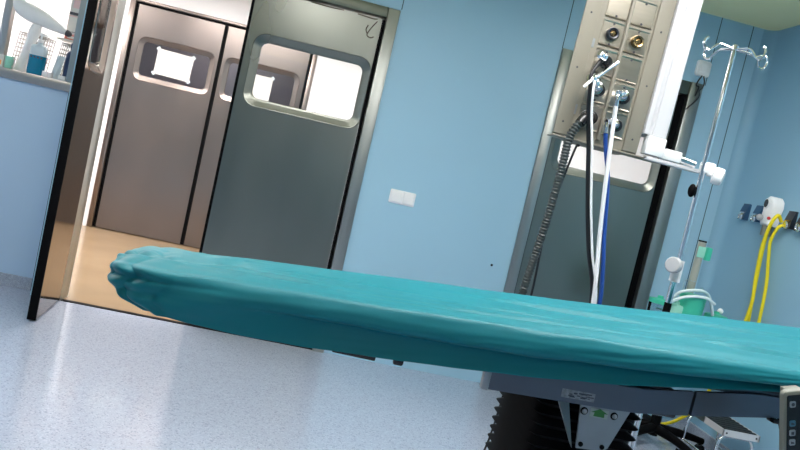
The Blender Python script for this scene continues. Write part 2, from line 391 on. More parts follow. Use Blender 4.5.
def note(label, x0, x1, z0, z1, tilt):
    n = thing('paper_note', label, 'note', ((x0+x1)/2, FY+.002, z0))
    c = V3(((x0+x1)/2, FY+.004, (z0+z1)/2)); w, h = (x1-x0)/2, (z1-z0)/2
    q = Matrix.Rotation(tilt, 3, 'Y')
    m = MB(); loops = []
    for j in range(9):
        v = -1+2*j/8
        loops.append([c+q @ V3((w*(-1+2*i/8), -.006-.004*math.sin(3*v+i*.4), h*v)) for i in range(9)]+[c+q @ V3((w*(1-2*i/8), -.0050-.004*math.sin(3*v+(8-i)*.4), h*v)) for i in range(9)])
    m.loft(loops); m.build('sheet', 'paper', n)
    for sx, sz in ((-1, -1), (1, -1), (-1, 1), (1, 1)):
        tp = MB(); tp.box(c+q @ V3((sx*w, -.012, sz*h)), (.04, .002, .02), Matrix.Rotation(tilt+sx*sz*.8, 3, 'Y')); tp.build('tape', 'clearish', n)
    return n
note('white paper sheet taped to the window of the far left corridor door', -1.895, -1.530, 1.690, 1.950, .03)
note('white paper sheet on the far right corridor door, seen through the nearer door window', -1.06, -.70, 1.66, 1.93, 0)

# ------------------------------------------------------------------ pass-through window
w1 = thing('window_1', 'pass-through window with steel sill and post above the low blue wall', 'window', (-2.3, LY, 1.285), kind='structure')
b = MB(); b.bx((-3.2, LY-.02, 1.286), (-1.602, LY+.52, 1.345), .004); b.build('window_sill', 'sill_steel', w1)
b = MB(); b.bx((-1.675, LY-.015, 1.346), (-1.606, LY+.10, 2.349), .004); b.build('window_frame', 'frame_steel', w1)
b = MB(); b.bx((-1.640, LY-.024, .0), (-1.604, LY-.003, 1.284), .003); b.build('wall_edge_trim', 'navy', w1)
b = MB(); b.bx((-2.185, LY+.16, 1.346), (-2.135, LY+.21, 2.2), .004); b.build('post', 'sill_steel', w1)
b = MB(); b.bx((-3.2, LY+.02, 2.30), (-1.68, LY+.08, 2.349)); b.build('window_frame', 'frame_steel', w1)
SZ = 1.3455
def sill_item(name, label, cat, x, y, group=None): return thing(name, label, cat, (x, y, SZ), group)
# long-nosed white tool on its stand
s = sill_item('cast_saw', 'long white plastic hand tool with a tapered nose, standing upright on the steel sill', 'tool', -1.99, 4.765)
b = MB(); b.loft([[V3((x+rx*math.cos(a), 4.765+ry*math.sin(a), z)) for a in [2*PI*k/16 for k in range(16)]] for x, z, rx, ry in
                  ((-2.005, SZ, .036, .040), (-2.004, SZ+.012, .038, .042), (-1.997, SZ+.05, .030, .034), (-1.985, SZ+.12, .027, .030), (-1.968, SZ+.20, .030, .032), (-1.955, SZ+.27, .036, .034), (-1.95, SZ+.31, .03, .03))]); b.build('handle', 'pearl', s)
b = MB(); ax = [(-2.105, 1.745, .030), (-2.085, 1.742, .050), (-2.03, 1.730, .062), (-1.96, 1.712, .058), (-1.88, 1.692, .048), (-1.81, 1.668, .032), (-1.765, 1.652, .018)]
b.loft([[V3((x+.25*rr*math.sin(a)*-1, 4.765+rr*.62*math.cos(a), z+rr*math.sin(a))) for a in [2*PI*k/16 for k in range(16)]] for x, z, rr in ax]); b.build('body', 'pearl', s)
b = MB(); b.lathe([(.020, 0), (.019, .02), (.012, .032), (.004, .036)], (-1.768, 4.765, 1.652), (.97, 0, -.22)); b.build('nose_cap', 'darkprint', s)
# bottle with pump
s = sill_item('pump_bottle', 'clear pump bottle half full of teal-blue liquid on the steel sill', 'bottle', -1.88, 4.68)
X, Y = -1.875, 4.68
rr = lambda w, d, r, z: [V3((X+u, Y+v, z)) for u, v in rrect(w, d, r, 5)]
b = MB(); b.loft([rr(.092, .05, .02, SZ), rr(.098, .056, .02, SZ+.008), rr(.098, .056, .02, SZ+.118)]); b.build('liquid_fill', 'liquid', s)
b = MB(); b.loft([rr(.098, .056, .02, SZ+.1185), rr(.098, .056, .02, SZ+.165), rr(.085, .05, .02, SZ+.178), rr(.034, .034, .0165, SZ+.190), rr(.03, .03, .0145, SZ+.20)]); b.build('bottle_shoulder', 'clearish', s)
b = MB(); b.lathe([(.016, SZ+.2005), (.017, SZ+.218), (.006, SZ+.221), (.006, SZ+.243), (.013, SZ+.246), (.012, SZ+.26), (.004, SZ+.262)], (X, Y, 0)); b.tube([(X, Y, SZ+.252), (X+.03, Y-.005, SZ+.252), (X+.038, Y-.006, SZ+.242)], .0055, 8); b.build('pump', 'white_plastic', s)
b = MB()
for k in range(4): b.box((X-.028+k*.02, Y-.0286, SZ+.106), (.012, .001, .010), Matrix.Rotation(.5, 3, 'Y'))
b.build('label_marking', 'darkprint', s)
# wire baskets
def basket(label, x0, x1, y0, y1, h, lean, nx):
    s = sill_item('wire_basket', label, 'basket', (x0+x1)/2, (y0+y1)/2, None)
    L = lambda x, y, z: V3((x+lean*(z-SZ), y, z))
    for z in (SZ+.004, SZ+h):
        b = MB(); b.tube([L(x0, y0, z), L(x1, y0, z), L(x1, y1, z), L(x0, y1, z), L(x0, y0, z)], .004, 6, 1)
        b.build('rim', 'wire', s)
    b = MB()
    for i in range(nx):
        x = x0+(x1-x0)*i/(nx-1)
        for y in (y0, y1): b.cyl(L(x, y, SZ+.004), L(x, y, SZ+h), .0030, seg=6)
    for j in range(9):
        z = SZ+h*(j+.5)/9
        b.tube([L(x0, y0, z), L(x1, y0, z), L(x1, y1, z), L(x0, y1, z), L(x0, y0, z)], .0026, 5, 1)
    b.build('mesh_side', 'wire', s)
    return s
basket('wire mesh basket on the sill between the blue bottle and the steel post', -1.812, -1.727, 4.785, 4.885, .24, .10, 8)
basket('wide wire basket on the sill behind the white hand tool', -2.125, -1.945, 4.90, 5.02, .255, .1, 12)
for nm, lb, ct, x, y, z, d, m in (
    ('tissue_pack', 'crumpled clear packet in front of the wire mesh basket', 'packet', -1.758, 4.70, 0, None, None),
    ): 
    b = MB()
    b.loft([[V3((x+.02*(k/4-.5)+(.022+.006*math.sin(5*a+k))*math.cos(a), y+(.012+.004*math.cos(4*a-k))*math.sin(a), SZ+.15*k/5)) for a in [2*PI*q/14 for q in range(14)]] for k in range(6)])
    tag(b.build(nm, 'clearish'), lb, ct)
# navy bottle, small boxes
s = sill_item('navy_bottle', 'dark navy bottle beside the steel window post', 'bottle', -1.697, 4.738)
b = MB(); b.lathe([(.034, SZ), (.036, SZ+.008), (.036, SZ+.17), (.028, SZ+.19), (.015, SZ+.2), (.015, SZ+.215)], (-1.697, 4.738, 0)); b.build('body', 'navy', s)
b = MB(); b.lathe([(.018, SZ+.2155), (.018, SZ+.245), (.012, SZ+.25)], (-1.697, 4.738, 0)); b.build('cap', 'navy', s)
def carton(label, x, y, z, d, mats, rot=0):
    s = thing('carton', label, 'box', (x, y, z))
    b = MB(); b.box((x, y, z+d[2]/2), d, rot, .002); b.build('box_body', mats[0], s)
    q = Matrix.Rotation(rot, 3, 'Z')
    for m, (u, v, w_, h_) in mats[1:]:
        b = MB(); b.box(V3((x, y, z))+q @ V3((u*d[0], -d[1]/2-.0012, v*d[2])), (w_*d[0], .0016, h_*d[2]), q); b.build('print', m, s)
    return s
carton('small white carton on the sill at the foot of the wire mesh basket', -1.797, 4.675, SZ, (.056, .04, .034), ['white_plastic', ('pinkprint', (.1, .5, .02, .9))])
carton('small white carton on the sill beside the steel window post', -1.706, 4.675, SZ, (.044, .04, .030), ['white_plastic', ('sticker', (0, .2, .9, .06))])
carton('white carton with an orange square at the left end of the sill', -2.105, 4.69, SZ, (.085, .06, .075), ['paper', ('orange', (.22, .36, .32, .36))])
s = sill_item('measuring_jug', 'small pale green pot with a handle on the sill left of the white tool', 'pot', -2.03, 4.67)
b = MB(); b.lathe([(.020, SZ), (.022, SZ+.006), (.026, SZ+.075), (.024, SZ+.075), (.020, SZ+.01)], (-2.032, 4.67, 0)); b.build('pot_body', 'mint_pale', s)
b = MB(); b.tube([(-2.010, 4.665, SZ+.065), (-1.997, 4.66, SZ+.058), (-1.998, 4.66, SZ+.022), (-2.012, 4.665, SZ+.015)], .004, 6); b.build('handle', 'paper', s)
b = MB(); b.loft([[V3((-2.035+sw*math.cos(a)+.01*k, 4.85+.02*math.sin(a), SZ+.035*k)) for a in [2*PI*q/12 for q in range(12)]] for k, sw in enumerate((.018, .022, .020, .012, .006))])
tag(b.build('green_packet', 'greenpack'), 'bright green packet standing behind the pale green pot on the sill', 'packet')
# stack of boxes on a wall shelf to the right of the window
s = thing('box_shelf', 'narrow white shelf carrying printed cartons behind the steel window post', 'shelf', (-1.76, 4.92, 1.60))
b = MB(); b.bx((-1.87, 4.895, 1.612), (-1.680, 5.06, 1.624)); b.build('shelf_board', 'paper', s)
b = MB(); b.bx((-1.700, 4.90, SZ), (-1.684, 4.94, 1.611)); b.build('shelf_leg', 'sill_steel', s)
b = MB(); b.bx((-1.700, 5.02, SZ), (-1.684, 5.06, 1.611)); b.build('shelf_leg', 'sill_steel', s)
carton('white carton with red print on the shelf, lowest of the stack', -1.765, 4.965, 1.6245, (.135, .10, .034), ['redprint', ('paper', (-.1, .5, .5, .5))])
carton('white carton with a red side panel in the middle of the shelf stack', -1.763, 4.965, 1.6595, (.13, .10, .125), ['pinkprint', ('paper', (-.14, .5, .66, .86)), ('redprint', (.36, .5, .26, .8)), ('darkprint', (-.1, .14, .5, .04))])
carton('white carton with a black band on top of the shelf stack', -1.763, 4.965, 1.7855, (.13, .10, .16), ['paper', ('darkprint', (0, .07, .98, .11)), ('pinkprint', (-.02, .55, .7, .5))])

# ------------------------------------------------------------------ switches on the wall
s = thing('light_switch', 'white double rocker switch on the blue wall between the two doors', 'switch', (.545, WY, 1.05))
b = MB(); b.prism(rrect(.170, .090, .008, 4, .545, 1.105), XZ(WY), 0, -.009, .003); b.build('switch_plate', 'white_plastic', s)
for sx in (-1, 1):
    b = MB(); b.prism(rrect(.072, .078, .006, 4, .545+sx*.041, 1.107), XZ(WY), -.0092, -.016, .004); b.build('rocker', 'white_plastic', s)
s = thing('call_box', 'small square white box on the wall above the right door corner', 'wall box', (2.33, WY, 2.33))
b = MB(); b.prism(rrect(.10, .105, .018, 5, 2.325, 2.392), XZ(WY), 0, -.022, .006); b.build('housing', 'white_plastic', s)
b = MB(); b.prism(rrect(.055, .06, .006, 4, 2.325, 2.395), XZ(WY), -.0222, -.027, .003); b.build('button', 'white_plastic', s)
for k, pts in enumerate(([(2.318, 2.340), (2.300, 2.300), (2.296, 2.27), (2.315, 2.262), (2.305, 2.20)], [(2.330, 2.340), (2.345, 2.300), (2.340, 2.262), (2.325, 2.24), (2.33, 2.19), (2.265, 2.10)])):
    b = MB(); b.tube([(x, WY-.034, z) for x, z in pts], .0045, 6); b.build('cable', 'cable_black', s)
b = MB(); b.lathe([(.008, 0), (.008, .004), (.003, .006)], (1.232, WY, .800), (0, -1, 0), 12); tag(b.build('wall_plug', 'black'), 'tiny black plug in the blue wall beside the right door frame', 'plug')

# ------------------------------------------------------------------ right wall: gas outlets, suction regulator, yellow hoses
RX = 2.755
def outlet(y, z, dark=False):
    s = thing('gas_outlet', '', 'gas outlet', (RX, y, z-.05), 'gas outlets along the side wall')
    b = MB(); b.prism([(0, z-.055), (0, z+.05), (-.012, z+.052), (-.030, z-.008), (-.034, z-.055)], lambda u, v, q: V3((RX+u, y+q, v)), -.033, .033); b.build('housing', 'darkoutlet' if dark else 'steelblue', s)
    b = MB(); b.box((RX-.030, y, z-.012), (.016, .050, .014), None, .003); b.build('catch', 'brass' if dark else 'chrome', s)
    b = MB(); b.lathe([(.024, 0), (.025, .006), (.017, .012), (.012, .006), (.004, .004)], (RX-.034, y, z-.035), (-.95, 0, -.2), 18); b.build('socket_ring', 'chrome', s)
    return s
o1_ = outlet(4.304, 1.521); o1_['label'] = 'blue gas outlet on the side wall, leftmost of the row and nearest the corner'
o2_ = outlet(4.165, 1.519); o2_['label'] = 'blue gas outlet on the side wall directly left of the white regulator'
o3_ = outlet(3.845, 1.507, True); o3_['label'] = 'dark gas outlet on the side wall directly right of the yellow hoses'
o4_ = outlet(3.735, 1.500, True); o4_['label'] = 'dark gas outlet on the side wall cut by the right edge of the photo'
s = thing('suction_regulator', 'white suction regulator with a round gauge plugged into the side wall', 'regulator', (RX, 3.985, 1.42))
def RG(u, v, q): return V3((RX+q, 3.985+u*1.1, 1.55+(v-1.55)*1.12-.018))
prof = [(-.034, 1.475), (.036, 1.475), (.044, 1.50), (.036, 1.545), (.042, 1.585), (.036, 1.618), (.012, 1.636), (-.016, 1.634), (-.040, 1.612), (-.046, 1.58), (-.038, 1.54)]
b = MB(); b.prism(prof, RG, -.012, -.085, .012); b.build('body', 'white_plastic', s, 50)
b = MB(); b.bx((RX-.03, 3.965, 1.50), (RX, 4.005, 1.54)); b.build('probe', 'chrome', s)
b = MB(); b.lathe([(.031, 0), (.033, .006), (.028, .008)], (RX-.085, 3.990, 1.580), (-1, .15, 0)); b.build('gauge_bezel', 'white_plastic', s)
b = MB(); b.lathe([(.0255, .0085), (.0255, .0095)], (RX-.085, 3.990, 1.580), (-1, .15, 0)); b.build('gauge_dial', 'darkprint', s)
b = MB(); b.sphere((RX-.096, 4.012, 1.490), .021); b.build('knob', 'grey_plastic', s)
b = MB(); b.lathe([(.010, 0), (.010, .006), (.006, .008)], (RX-.080, 3.948, 1.492), (-.8, -.6, 0), 14); b.build('button', 'red', s)
b = MB(); b.lathe([(.028, 1.385), (.030, 1.39), (.030, 1.446), (.028, 1.447)], (RX-.048, 3.990, 0)); b.build('trap_jar', 'cream_plastic', s)
def hose(label, pts, r, m, name='yellow_hose', cat='hose', group=None, seg=10, k=10):
    b = MB(); b.tube(pts, r, seg, k); return tag(b.build(name, m), label, cat, group)
hose('yellow hose arching over beside the regulator and running down to the floor',
     [(2.715, 3.885, 1.485), (2.675, 3.873, 1.515), (2.655, 3.89, 1.45), (2.668, 3.93, 1.31), (2.69, 3.945, 1.13), (2.70, 3.935, .93), (2.69, 4.00, .60), (2.66, 4.12, .25), (2.59, 4.20, .10), (2.50, 4.26, .03), (2.40, 4.30, .011), (2.25, 4.33, .011), (1.95, 4.30, .011)], .0105, 'yellow')
hose('yellow hose hanging straight from under the regulator, left strand of the loop',
     [(2.706, 3.975, 1.384), (2.706, 3.972, 1.28), (2.716, 3.965, 1.05), (2.727, 3.958, .85), (2.727, 3.94, .66), (2.724, 3.90, .60), (2.724, 3.862, .66), (2.724, 3.858, .88), (2.718, 3.872, 1.10), (2.706, 3.900, 1.26), (2.690, 3.900, 1.36), (2.690, 3.868, 1.44), (2.712, 3.860, 1.468)], .0095, 'yellow')

# ------------------------------------------------------------------ ceiling lights
def lamp_panel(label, x, y, dy, mt, first=None, group=None, sx=.6):
    if first is not None:
        c = dup(first); c.location = (x, y, CH-.05); c['label'] = label; return c
    s = thing('ceiling_light', label, 'ceiling light', (x, y, CH-.05), group)
    b = MB()
    for a, c in (((-.5, -.5), (.5, -.47)), ((-.5, .47), (.5, .5)), ((-.5, -.47), (-.47, .47)), ((.47, -.47), (.5, .47))):
        b.bx((x+a[0]*sx, y+a[1]*dy, CH-.04), (x+c[0]*sx, y+c[1]*dy, CH))
    b.build('lamp_frame', 'white_paint', s)
    b = MB(); b.bx((x-.468*sx, y-.468*dy, CH-.030), (x+.468*sx, y+.468*dy, CH-.012)); b.build('diffuser', mt, s)
    return s
G = 'square lamps in the operating room ceiling'
l0 = lamp_panel('square ceiling lamp above the head of the table', -.55, 2.25, .6, 'lamp', group=G)
for lb, x, y in (('square ceiling lamp before the side wall', 1.95, 2.6), ('square ceiling lamp above the left floor', -2.0, 2.45), ('square ceiling fill lamp added behind the camera, unseen', .2, -1.9)  # rear lamp is an added fill for the drape's near side
                 ):
    lamp_panel(lb, x, y, .6, 'lamp', l0)
lamp_panel('long ceiling lamp straight above the operating table', .85, 1.80, .6, 'lamp', sx=1.3)
G = 'long lamps in the corridor ceiling'
c0 = lamp_panel('long ceiling lamp in the corridor above the tan floor', -1.2, 6.0, .5, 'lamp_corridor', group=G, sx=1.5)
for lb, x in (('long ceiling lamp in the corridor beyond the pass-through window', -3.2), ('long ceiling lamp in the corridor behind the second door', 1.6)):
    lamp_panel(lb, x, 6.0, .5, 'lamp_corridor', c0)

b = MB(); b.bx((-2.7, FY+.14, CH), (.1, 8.7, CH+.1)); struct('ceiling_far', b, 'white_ceiling', 'ceiling of the dim room behind the far doors', 'ceiling')
lamp_panel('unseen fill lamp added in the dim room behind the far corridor doors', -1.3, 8.15, .4, 'lamp_fill')  # added out of view to lighten the panes of the far doors
# ------------------------------------------------------------------ supply pendant
PY = 2.75; PX0, PX1 = .862, 1.325; PB = 1.545
pen = thing('supply_pendant', 'tall putty and white supply pendant with two columns of gas outlets', 'medical pendant', (1.09, PY, PB))
b = MB(); b.prism([(PX0, PY), (1.224, PY), (1.224, PY+.20), (1.08, PY+.22), (.985, PY+.20)], XY(0), PB, CH); b.build('body', 'putty', pen)
# raised edge profiles and centre rib
b = MB(); b.bx((PX0, PY-.012, PB+.004), (.925, PY, CH), .003); b.build('side_flange', 'putty', pen)
b = MB(); b.bx((1.160, PY-.012, PB+.004), (1.222, PY, CH), .003); b.build('side_flange', 'putty', pen)
b = MB(); b.bx((1.043, PY-.016, PB+.02), (1.056, PY, CH), .002); b.build('centre_rib', 'putty', pen)
b = MB(); b.prism([(1.225, PY), (1.228, PY-.020), (1.243, PY-.024), (1.245, PY-.016), (1.262, PY-.016), (1.264, PY-.024), (1.318, PY-.024), (1.326, PY-.014), (1.326, PY+.03), (1.25, PY+.14), (1.225, PY+.14)], XY(0), PB+.09, CH); b.build('white_column', 'white_paint', pen)
b = MB(); b.bx((PX0-.001, PY-.013, PB-.008), (1.335, PY+.06, PB-.001), .003); b.build('bottom_plate', 'putty', pen)
for xx in (.890, 1.190):
    for zz in (1.60, 1.82, 2.04):
        b = MB(); b.lathe([(.0042, 0), (.0035, .002)], (xx, PY-.012, zz), (0, -1, 0), 8); b.build('screw', 'darkprint', pen)
b = MB(); b.box((.932, PY-.0015, 1.93), (.010, .003, .035)); b.build('worn_patch', 'bracket', pen)
b = MB(); b.box((.930, PY-.0015, 1.66), (.010, .003, .04)); b.build('worn_patch', 'bracket', pen)
rows = [2.095, 1.982, 1.868, 1.755, 1.642]
def plate(x, z, skew):
    pl = MB()
    w, h = .088, .100
    loops = []
    for v, y in ((-.5, -.002), (-.48, -.007), (-.43, -.004), (0, -.004), (.43, -.004), (.48, -.007), (.5, -.002)):
        loops.append([V3((x-w/2, PY-.001, z+v*h)), V3((x+w/2, PY-.001, z+v*h)), V3((x+w/2, PY+y, z+v*h)), V3((x-w/2, PY+y, z+v*h))])
    pl.loft(loops); q = pl.build('outlet_plate', 'brushed', pen, 25)
    for dz in (-.041, .041):
        t_ = MB(); t_.lathe([(.005, 0), (.004, .003)], (x, PY-.004, z+dz), (0, -1, 0), 10); t_.build('screw', 'darkprint', q)
    return q
PL = {}
for i, z in enumerate(rows):
    for c, x in (('L', .996), ('R', 1.104)):
        PL[c, i] = plate(x, z - (.004 if c == 'R' else 0), 0)
for c, x in (('L', .996), ('R', 1.104)):
    z = rows[1]-(.004 if c == 'R' else 0)
    b = MB(); b.lathe([(.025, 0), (.026, .012), (.021, .020), (.015, .018), (.013, .008)], (x, PY-.005, z), (0, -1, 0)); b.build('socket_collar', 'darkoutlet' if c == 'L' else 'brass', PL[c, 1])
    b = MB(); b.lathe([(.012, .004), (.012, .016), (.006, .022), (.002, .022)], (x, PY-.005, z), (0, -1, 0)); b.build('socket_core', 'brass', PL[c, 1])
for c, i, x in (('L', 2, .996), ('L', 3, .996), ('L', 4, .996), ('R', 3, 1.104), ('R', 4, 1.104)):
    z = rows[i]-(.004 if c == 'R' else 0)
    b = MB(); b.lathe([(.026, 0), (.026, .010), (.021, .014), (.004, .014)], (x+.004, PY-.005, z), (0, -1, 0)); b.build('socket_collar', 'blackgloss', PL[c, i])
# side arm holding the pole
b = MB(); b.bx((1.26, PY-.030, 1.535), (1.50, PY+.006, 1.550), .002); b.build('side_arm', 'white_paint', pen)
b = MB(); b.bx((1.245, PY-.034, 1.556), (1.325, PY+.012, 1.632), .005); b.build('arm_block', 'white_plastic', pen)
b = MB(); b.bx((1.330, PY-.032, 1.553), (1.405, PY+.012, 1.598), .005); b.build('arm_block', 'white_plastic', pen)
b = MB(); b.cyl((1.405, PY-.012, 1.572), (1.475, PY-.012, 1.566), .014); b.build('arm_tube', 'chrome', pen)
pen.rotation_euler.y = math.radians(.9)

def connector(parent, c, d, r, l, m='chrome', seg=18):
    b = MB(); b.lathe([(r*.7, 0), (r, .003), (r, l*.45), (r*.8, l*.5), (r*.95, l*.55), (r*.95, l*.95), (r*.6, l)], c, d, seg); return b.build('connector', m, parent)
# black smooth hose
hz = thing('gas_hose', 'thin black hose hanging from the elbow connector high on the pendant', 'hose', (1.0, 2.70, 1.75), 'hoses hanging from the pendant')
connector(hz, (.996, PY-.010, rows[2]), (-.35, -1, 0), .017, .075, 'blackgloss'); connector(hz, (.970, PY-.085, rows[2]+.002), (-.8, -.5, .05), .016, .035)
b = MB(); b.tube([(.962, PY-.085, 1.862), (.948, PY-.09, 1.838), (.930, PY-.095, 1.79), (.938, PY-.10, 1.73), (.958, PY-.08, 1.655), (1.000, PY-.07, 1.511), (1.046, 2.68, 1.319), (1.101, 2.68, 1.126), (1.162, 2.68, .94), (1.17, 2.70, .70), (1.10, 2.75, .40), (1.02, 2.8, .12), (.90, 2.85, .014), (.70, 2.9, .012)], .0085, 10); b.build('hose', 'cable_black', hz)
# lever connector and its lever, chrome, with thin white hose
hz = thing('gas_hose', 'thin white hose hanging from the chrome lever connector on the left outlet column', 'hose', (.96, 2.68, 1.70), 'hoses hanging from the pendant')
connector(hz, (.998, PY-.010, rows[3]), (-.45, -1, .05), .022, .07); connector(hz, (.966, PY-.07, rows[3]+.012), (-.8, -.6, .35), .020, .05)
b = MB(); b.tube([(.935, PY-.10, 1.775), (.965, PY-.09, 1.80), (1.005, PY-.075, 1.842), (1.03, PY-.07, 1.868)], .008, 8); b.build('lever', 'chrome', hz)
b = MB(); b.tube([(.935, PY-.105, 1.772), (.912, PY-.115, 1.745), (.905, PY-.115, 1.735)], .006, 8); b.build('lever', 'white_plastic', hz)
b = MB(); b.tube([(.945, PY-.105, 1.77), (.948, PY-.11, 1.72), (.970, PY-.095, 1.64), (1.012, PY-.085, 1.50), (1.057, 2.665, 1.312), (1.112, 2.665, 1.12), (1.174, 2.665, .94), (1.19, 2.70, .70), (1.12, 2.78, .40), (1.06, 2.85, .12), (.95, 2.92, .014), (.75, 2.97, .008)], .0052, 8); b.build('hose', 'hose_white', hz)
# corrugated hose
hz = thing('breathing_hose', 'thick dark corrugated hose curving down from the lowest left outlet', 'hose', (.93, 2.66, 1.6), 'hoses hanging from the pendant')
connector(hz, (.998, PY-.010, rows[4]), (-.6, -.8, -.05), .026, .06, 'blackgloss')
b = MB(); b.tube([(.978, PY-.05, rows[4]), (.955, PY-.065, rows[4]-.012), (.940, 2.68, 1.603)], lambda t: .017+.004*t, 14); b.build('hose_cuff', 'blackgloss', hz)
pts = spline([(.946, 2.683, 1.612), (.930, 2.68, 1.588), (.912, 2.68, 1.53), (.912, 2.68, 1.408), (.908, 2.69, 1.223), (.900, 2.70, 1.078), (.886, 2.70, .91), (.90, 2.72, .72), (.96, 2.76, .50), (.98, 2.82, .20), (.90, 2.9, .04), (.70, 2.95, .030)], 40)
b = MB()
n = len(pts); T = [(pts[min(i+1, n-1)]-pts[max(i-1, 0)]).normalized() for i in range(n)]; u = T[0].orthogonal().normalized(); loops = []
d = 0
for i in range(n):
    if i: d += (pts[i]-pts[i-1]).length
    u = (u-T[i]*u.dot(T[i])).normalized(); w_ = T[i].cross(u); rr_ = .0160+.0026*math.sin(d/.0125*2*PI)
    loops.append([pts[i]+(u*math.cos(2*PI*j/14)+w_*math.sin(2*PI*j/14))*rr_ for j in range(14)])
b.loft(loops); b.build('corrugated_tube', 'hose_grey', hz, 80)
# white and blue hoses on the right column
hz = thing('gas_hose', 'white hose hanging from the chrome connector on the right outlet column', 'hose', (1.06, 2.68, 1.7), 'hoses hanging from the pendant')
connector(hz, (1.106, PY-.010, rows[3]-.004), (-.35, -1, .1), .020, .05); connector(hz, (1.088, PY-.06, rows[3]+.004), (-.7, -.6, -.3), .016, .042)
b = MB(); b.tube([(1.060, PY-.078, 1.745), (1.060, PY-.082, 1.733), (1.061, PY-.082, 1.70)], .0085, 10); b.build('hose_tail', 'chrome', hz)
b = MB(); b.tube([(1.061, PY-.082, 1.70), (1.067, 2.672, 1.66), (1.075, 2.67, 1.588), (1.096, 2.67, 1.411), (1.123, 2.67, 1.214), (1.161, 2.655, .937), (1.18, 2.68, .70), (1.14, 2.78, .40), (1.10, 2.9, .12), (1.0, 3.0, .014), (.8, 3.05, .011)], .0085, 10); b.build('hose', 'hose_white', hz)
hz = thing('gas_hose', 'blue hose hanging from the lowest right outlet beside the white hose', 'hose', (1.06, 2.68, 1.6), 'hoses hanging from the pendant')
connector(hz, (1.106, PY-.010, rows[4]-.004), (-.5, -1, 0), .018, .05); connector(hz, (1.074, PY-.055, rows[4]+.0), (-.7, -.4, -.2), .014, .034)
b = MB(); b.tube([(1.048, PY-.066, 1.632), (1.050, PY-.068, 1.612), (1.053, PY-.068, 1.59)], .0085, 10); b.build('hose_tail', 'chrome', hz)
b = MB(); b.tube([(1.053, PY-.068, 1.59), (1.073, 2.692, 1.53), (1.112, 2.69, 1.411), (1.150, 2.69, 1.214), (1.200, 2.68, .935), (1.21, 2.72, .70), (1.18, 2.85, .40), (1.12, 2.98, .12), (1.0, 3.1, .014), (.8, 3.15, .011)], .0085, 10); b.build('hose', 'hose_blue', hz)
hose('thin black lead hanging behind the corrugated hose under the pendant', [(1.005, 2.81, PB-.012), (1.000, 2.84, 1.50), (.983, 2.90, 1.203), (.990, 2.90, .89), (.99, 2.92, .6), (.97, 2.95, .15), (.9, 3.0, .008), (.6, 3.05, .006)], .005, 'cable_black', 'lead', 'lead', 'hoses hanging from the pendant', 8)

# ------------------------------------------------------------------ drip stand
IX, IY = 1.496, 2.70
s = thing('iv_stand', 'chrome drip stand with four curled hooks standing beside the pendant', 'drip stand', (IX, IY, 0))
b = MB(); b.cyl((IX, IY, 1.10), (IX, IY, 2.045), .0105, seg=20); b.build('upper_pole', 'chrome', s)
b = MB(); b.cyl((IX, IY, .10), (IX, IY, 1.085), .0135, seg=20); b.build('lower_pole', 'chrome', s)
b = MB(); b.cyl((IX, IY, .80), (IX, IY, .985), .0150, seg=20); b.build('grip_sleeve', 'black', s)
b = MB(); b.cyl((IX, IY, 1.075), (IX, IY, 1.165), .022, seg=20); b.build('clamp_collar', 'white_plastic', s)
b = MB(); b.lathe([(.012, .012), (.012, .028), (.030, .030), (.033, .036), (.033, .056), (.028, .062), (.004, .063)], (IX, IY, 1.140), (-.75, -.65, .05)); b.build('clamp_knob', 'grey_plastic', s)
b = MB(); b.bx((IX-.006, IY-.012, 1.532), (IX+.048, IY+.030, 1.578), .008); b.build('pole_clamp', 'white_plastic', s)
b = MB(); b.lathe([(.012, .0), (.012, .02), (.032, .024), (.036, .034), (.034, .060), (.02, .066), (.004, .067)], (IX+.022, IY+.004, 1.535), (.85, -.45, -.1)); b.build('clamp_knob', 'white_plastic', s)
b = MB(); b.sphere((IX-.026, IY-.004, 1.452), .022, (.7, .7, 1.25)); b.build('latch', 'black', s)
for k, (az, L_, curl) in enumerate(((188, .115, 1), (122, .100, .8), (-8, .110, 1.15), (-48, .095, .8))):
    a = math.radians(az); dx, dy = math.cos(a), math.sin(a)
    prof = [(0, 2.036), (.35*L_, 2.040), (.62*L_, 2.040), (.80*L_, 2.024), (.95*L_, 2.006), (1.12*L_, 2.005), (1.24*L_, 2.022), (1.20*L_, 2.045), (1.12*L_, 2.052)]
    if k == 1: prof = [(r_, z-.006*min(1, r_/.08)) for r_, z in prof]
    if k == 2: prof = [(0, 2.036), (.5*L_, 2.034), (.85*L_, 2.028), (1.0*L_, 2.034), (1.18*L_, 2.034), (1.27*L_, 2.012), (1.18*L_, 1.988), (1.02*L_, 1.990), (.95*L_, 2.015)]
    b = MB(); b.tube([(IX+dx*r_, IY+dy*r_, z) for r_, z in prof], .0052, 8, 8); b.build('hook', 'chrome', s)
b = MB(); b.lathe([(.008, 0), (.014, .006), (.014, .02), (.006, .026)], (IX, IY, 2.030)); b.build('hook_hub', 'chrome', s)
for k in range(5):
    a = 2*PI*k/5+.5; dx, dy = math.cos(a), math.sin(a)
    b = MB(); b.tube([(IX, IY, .11), (IX+dx*.12, IY+dy*.12, .095), (IX+dx*.26, IY+dy*.26, .075)], .014, 10); lg = b.build('base_leg', 'chrome', s)
    b = MB(); b.cyl((IX+dx*.26-.012*dy, IY+dy*.26+.012*dx, .028), (IX+dx*.26+.012*dy, IY+dy*.26-.012*dx, .028), .028); b.cyl((IX+dx*.26, IY+dy*.26, .045), (IX+dx*.26, IY+dy*.26, .075), .007); b.build('castor', 'black', lg)

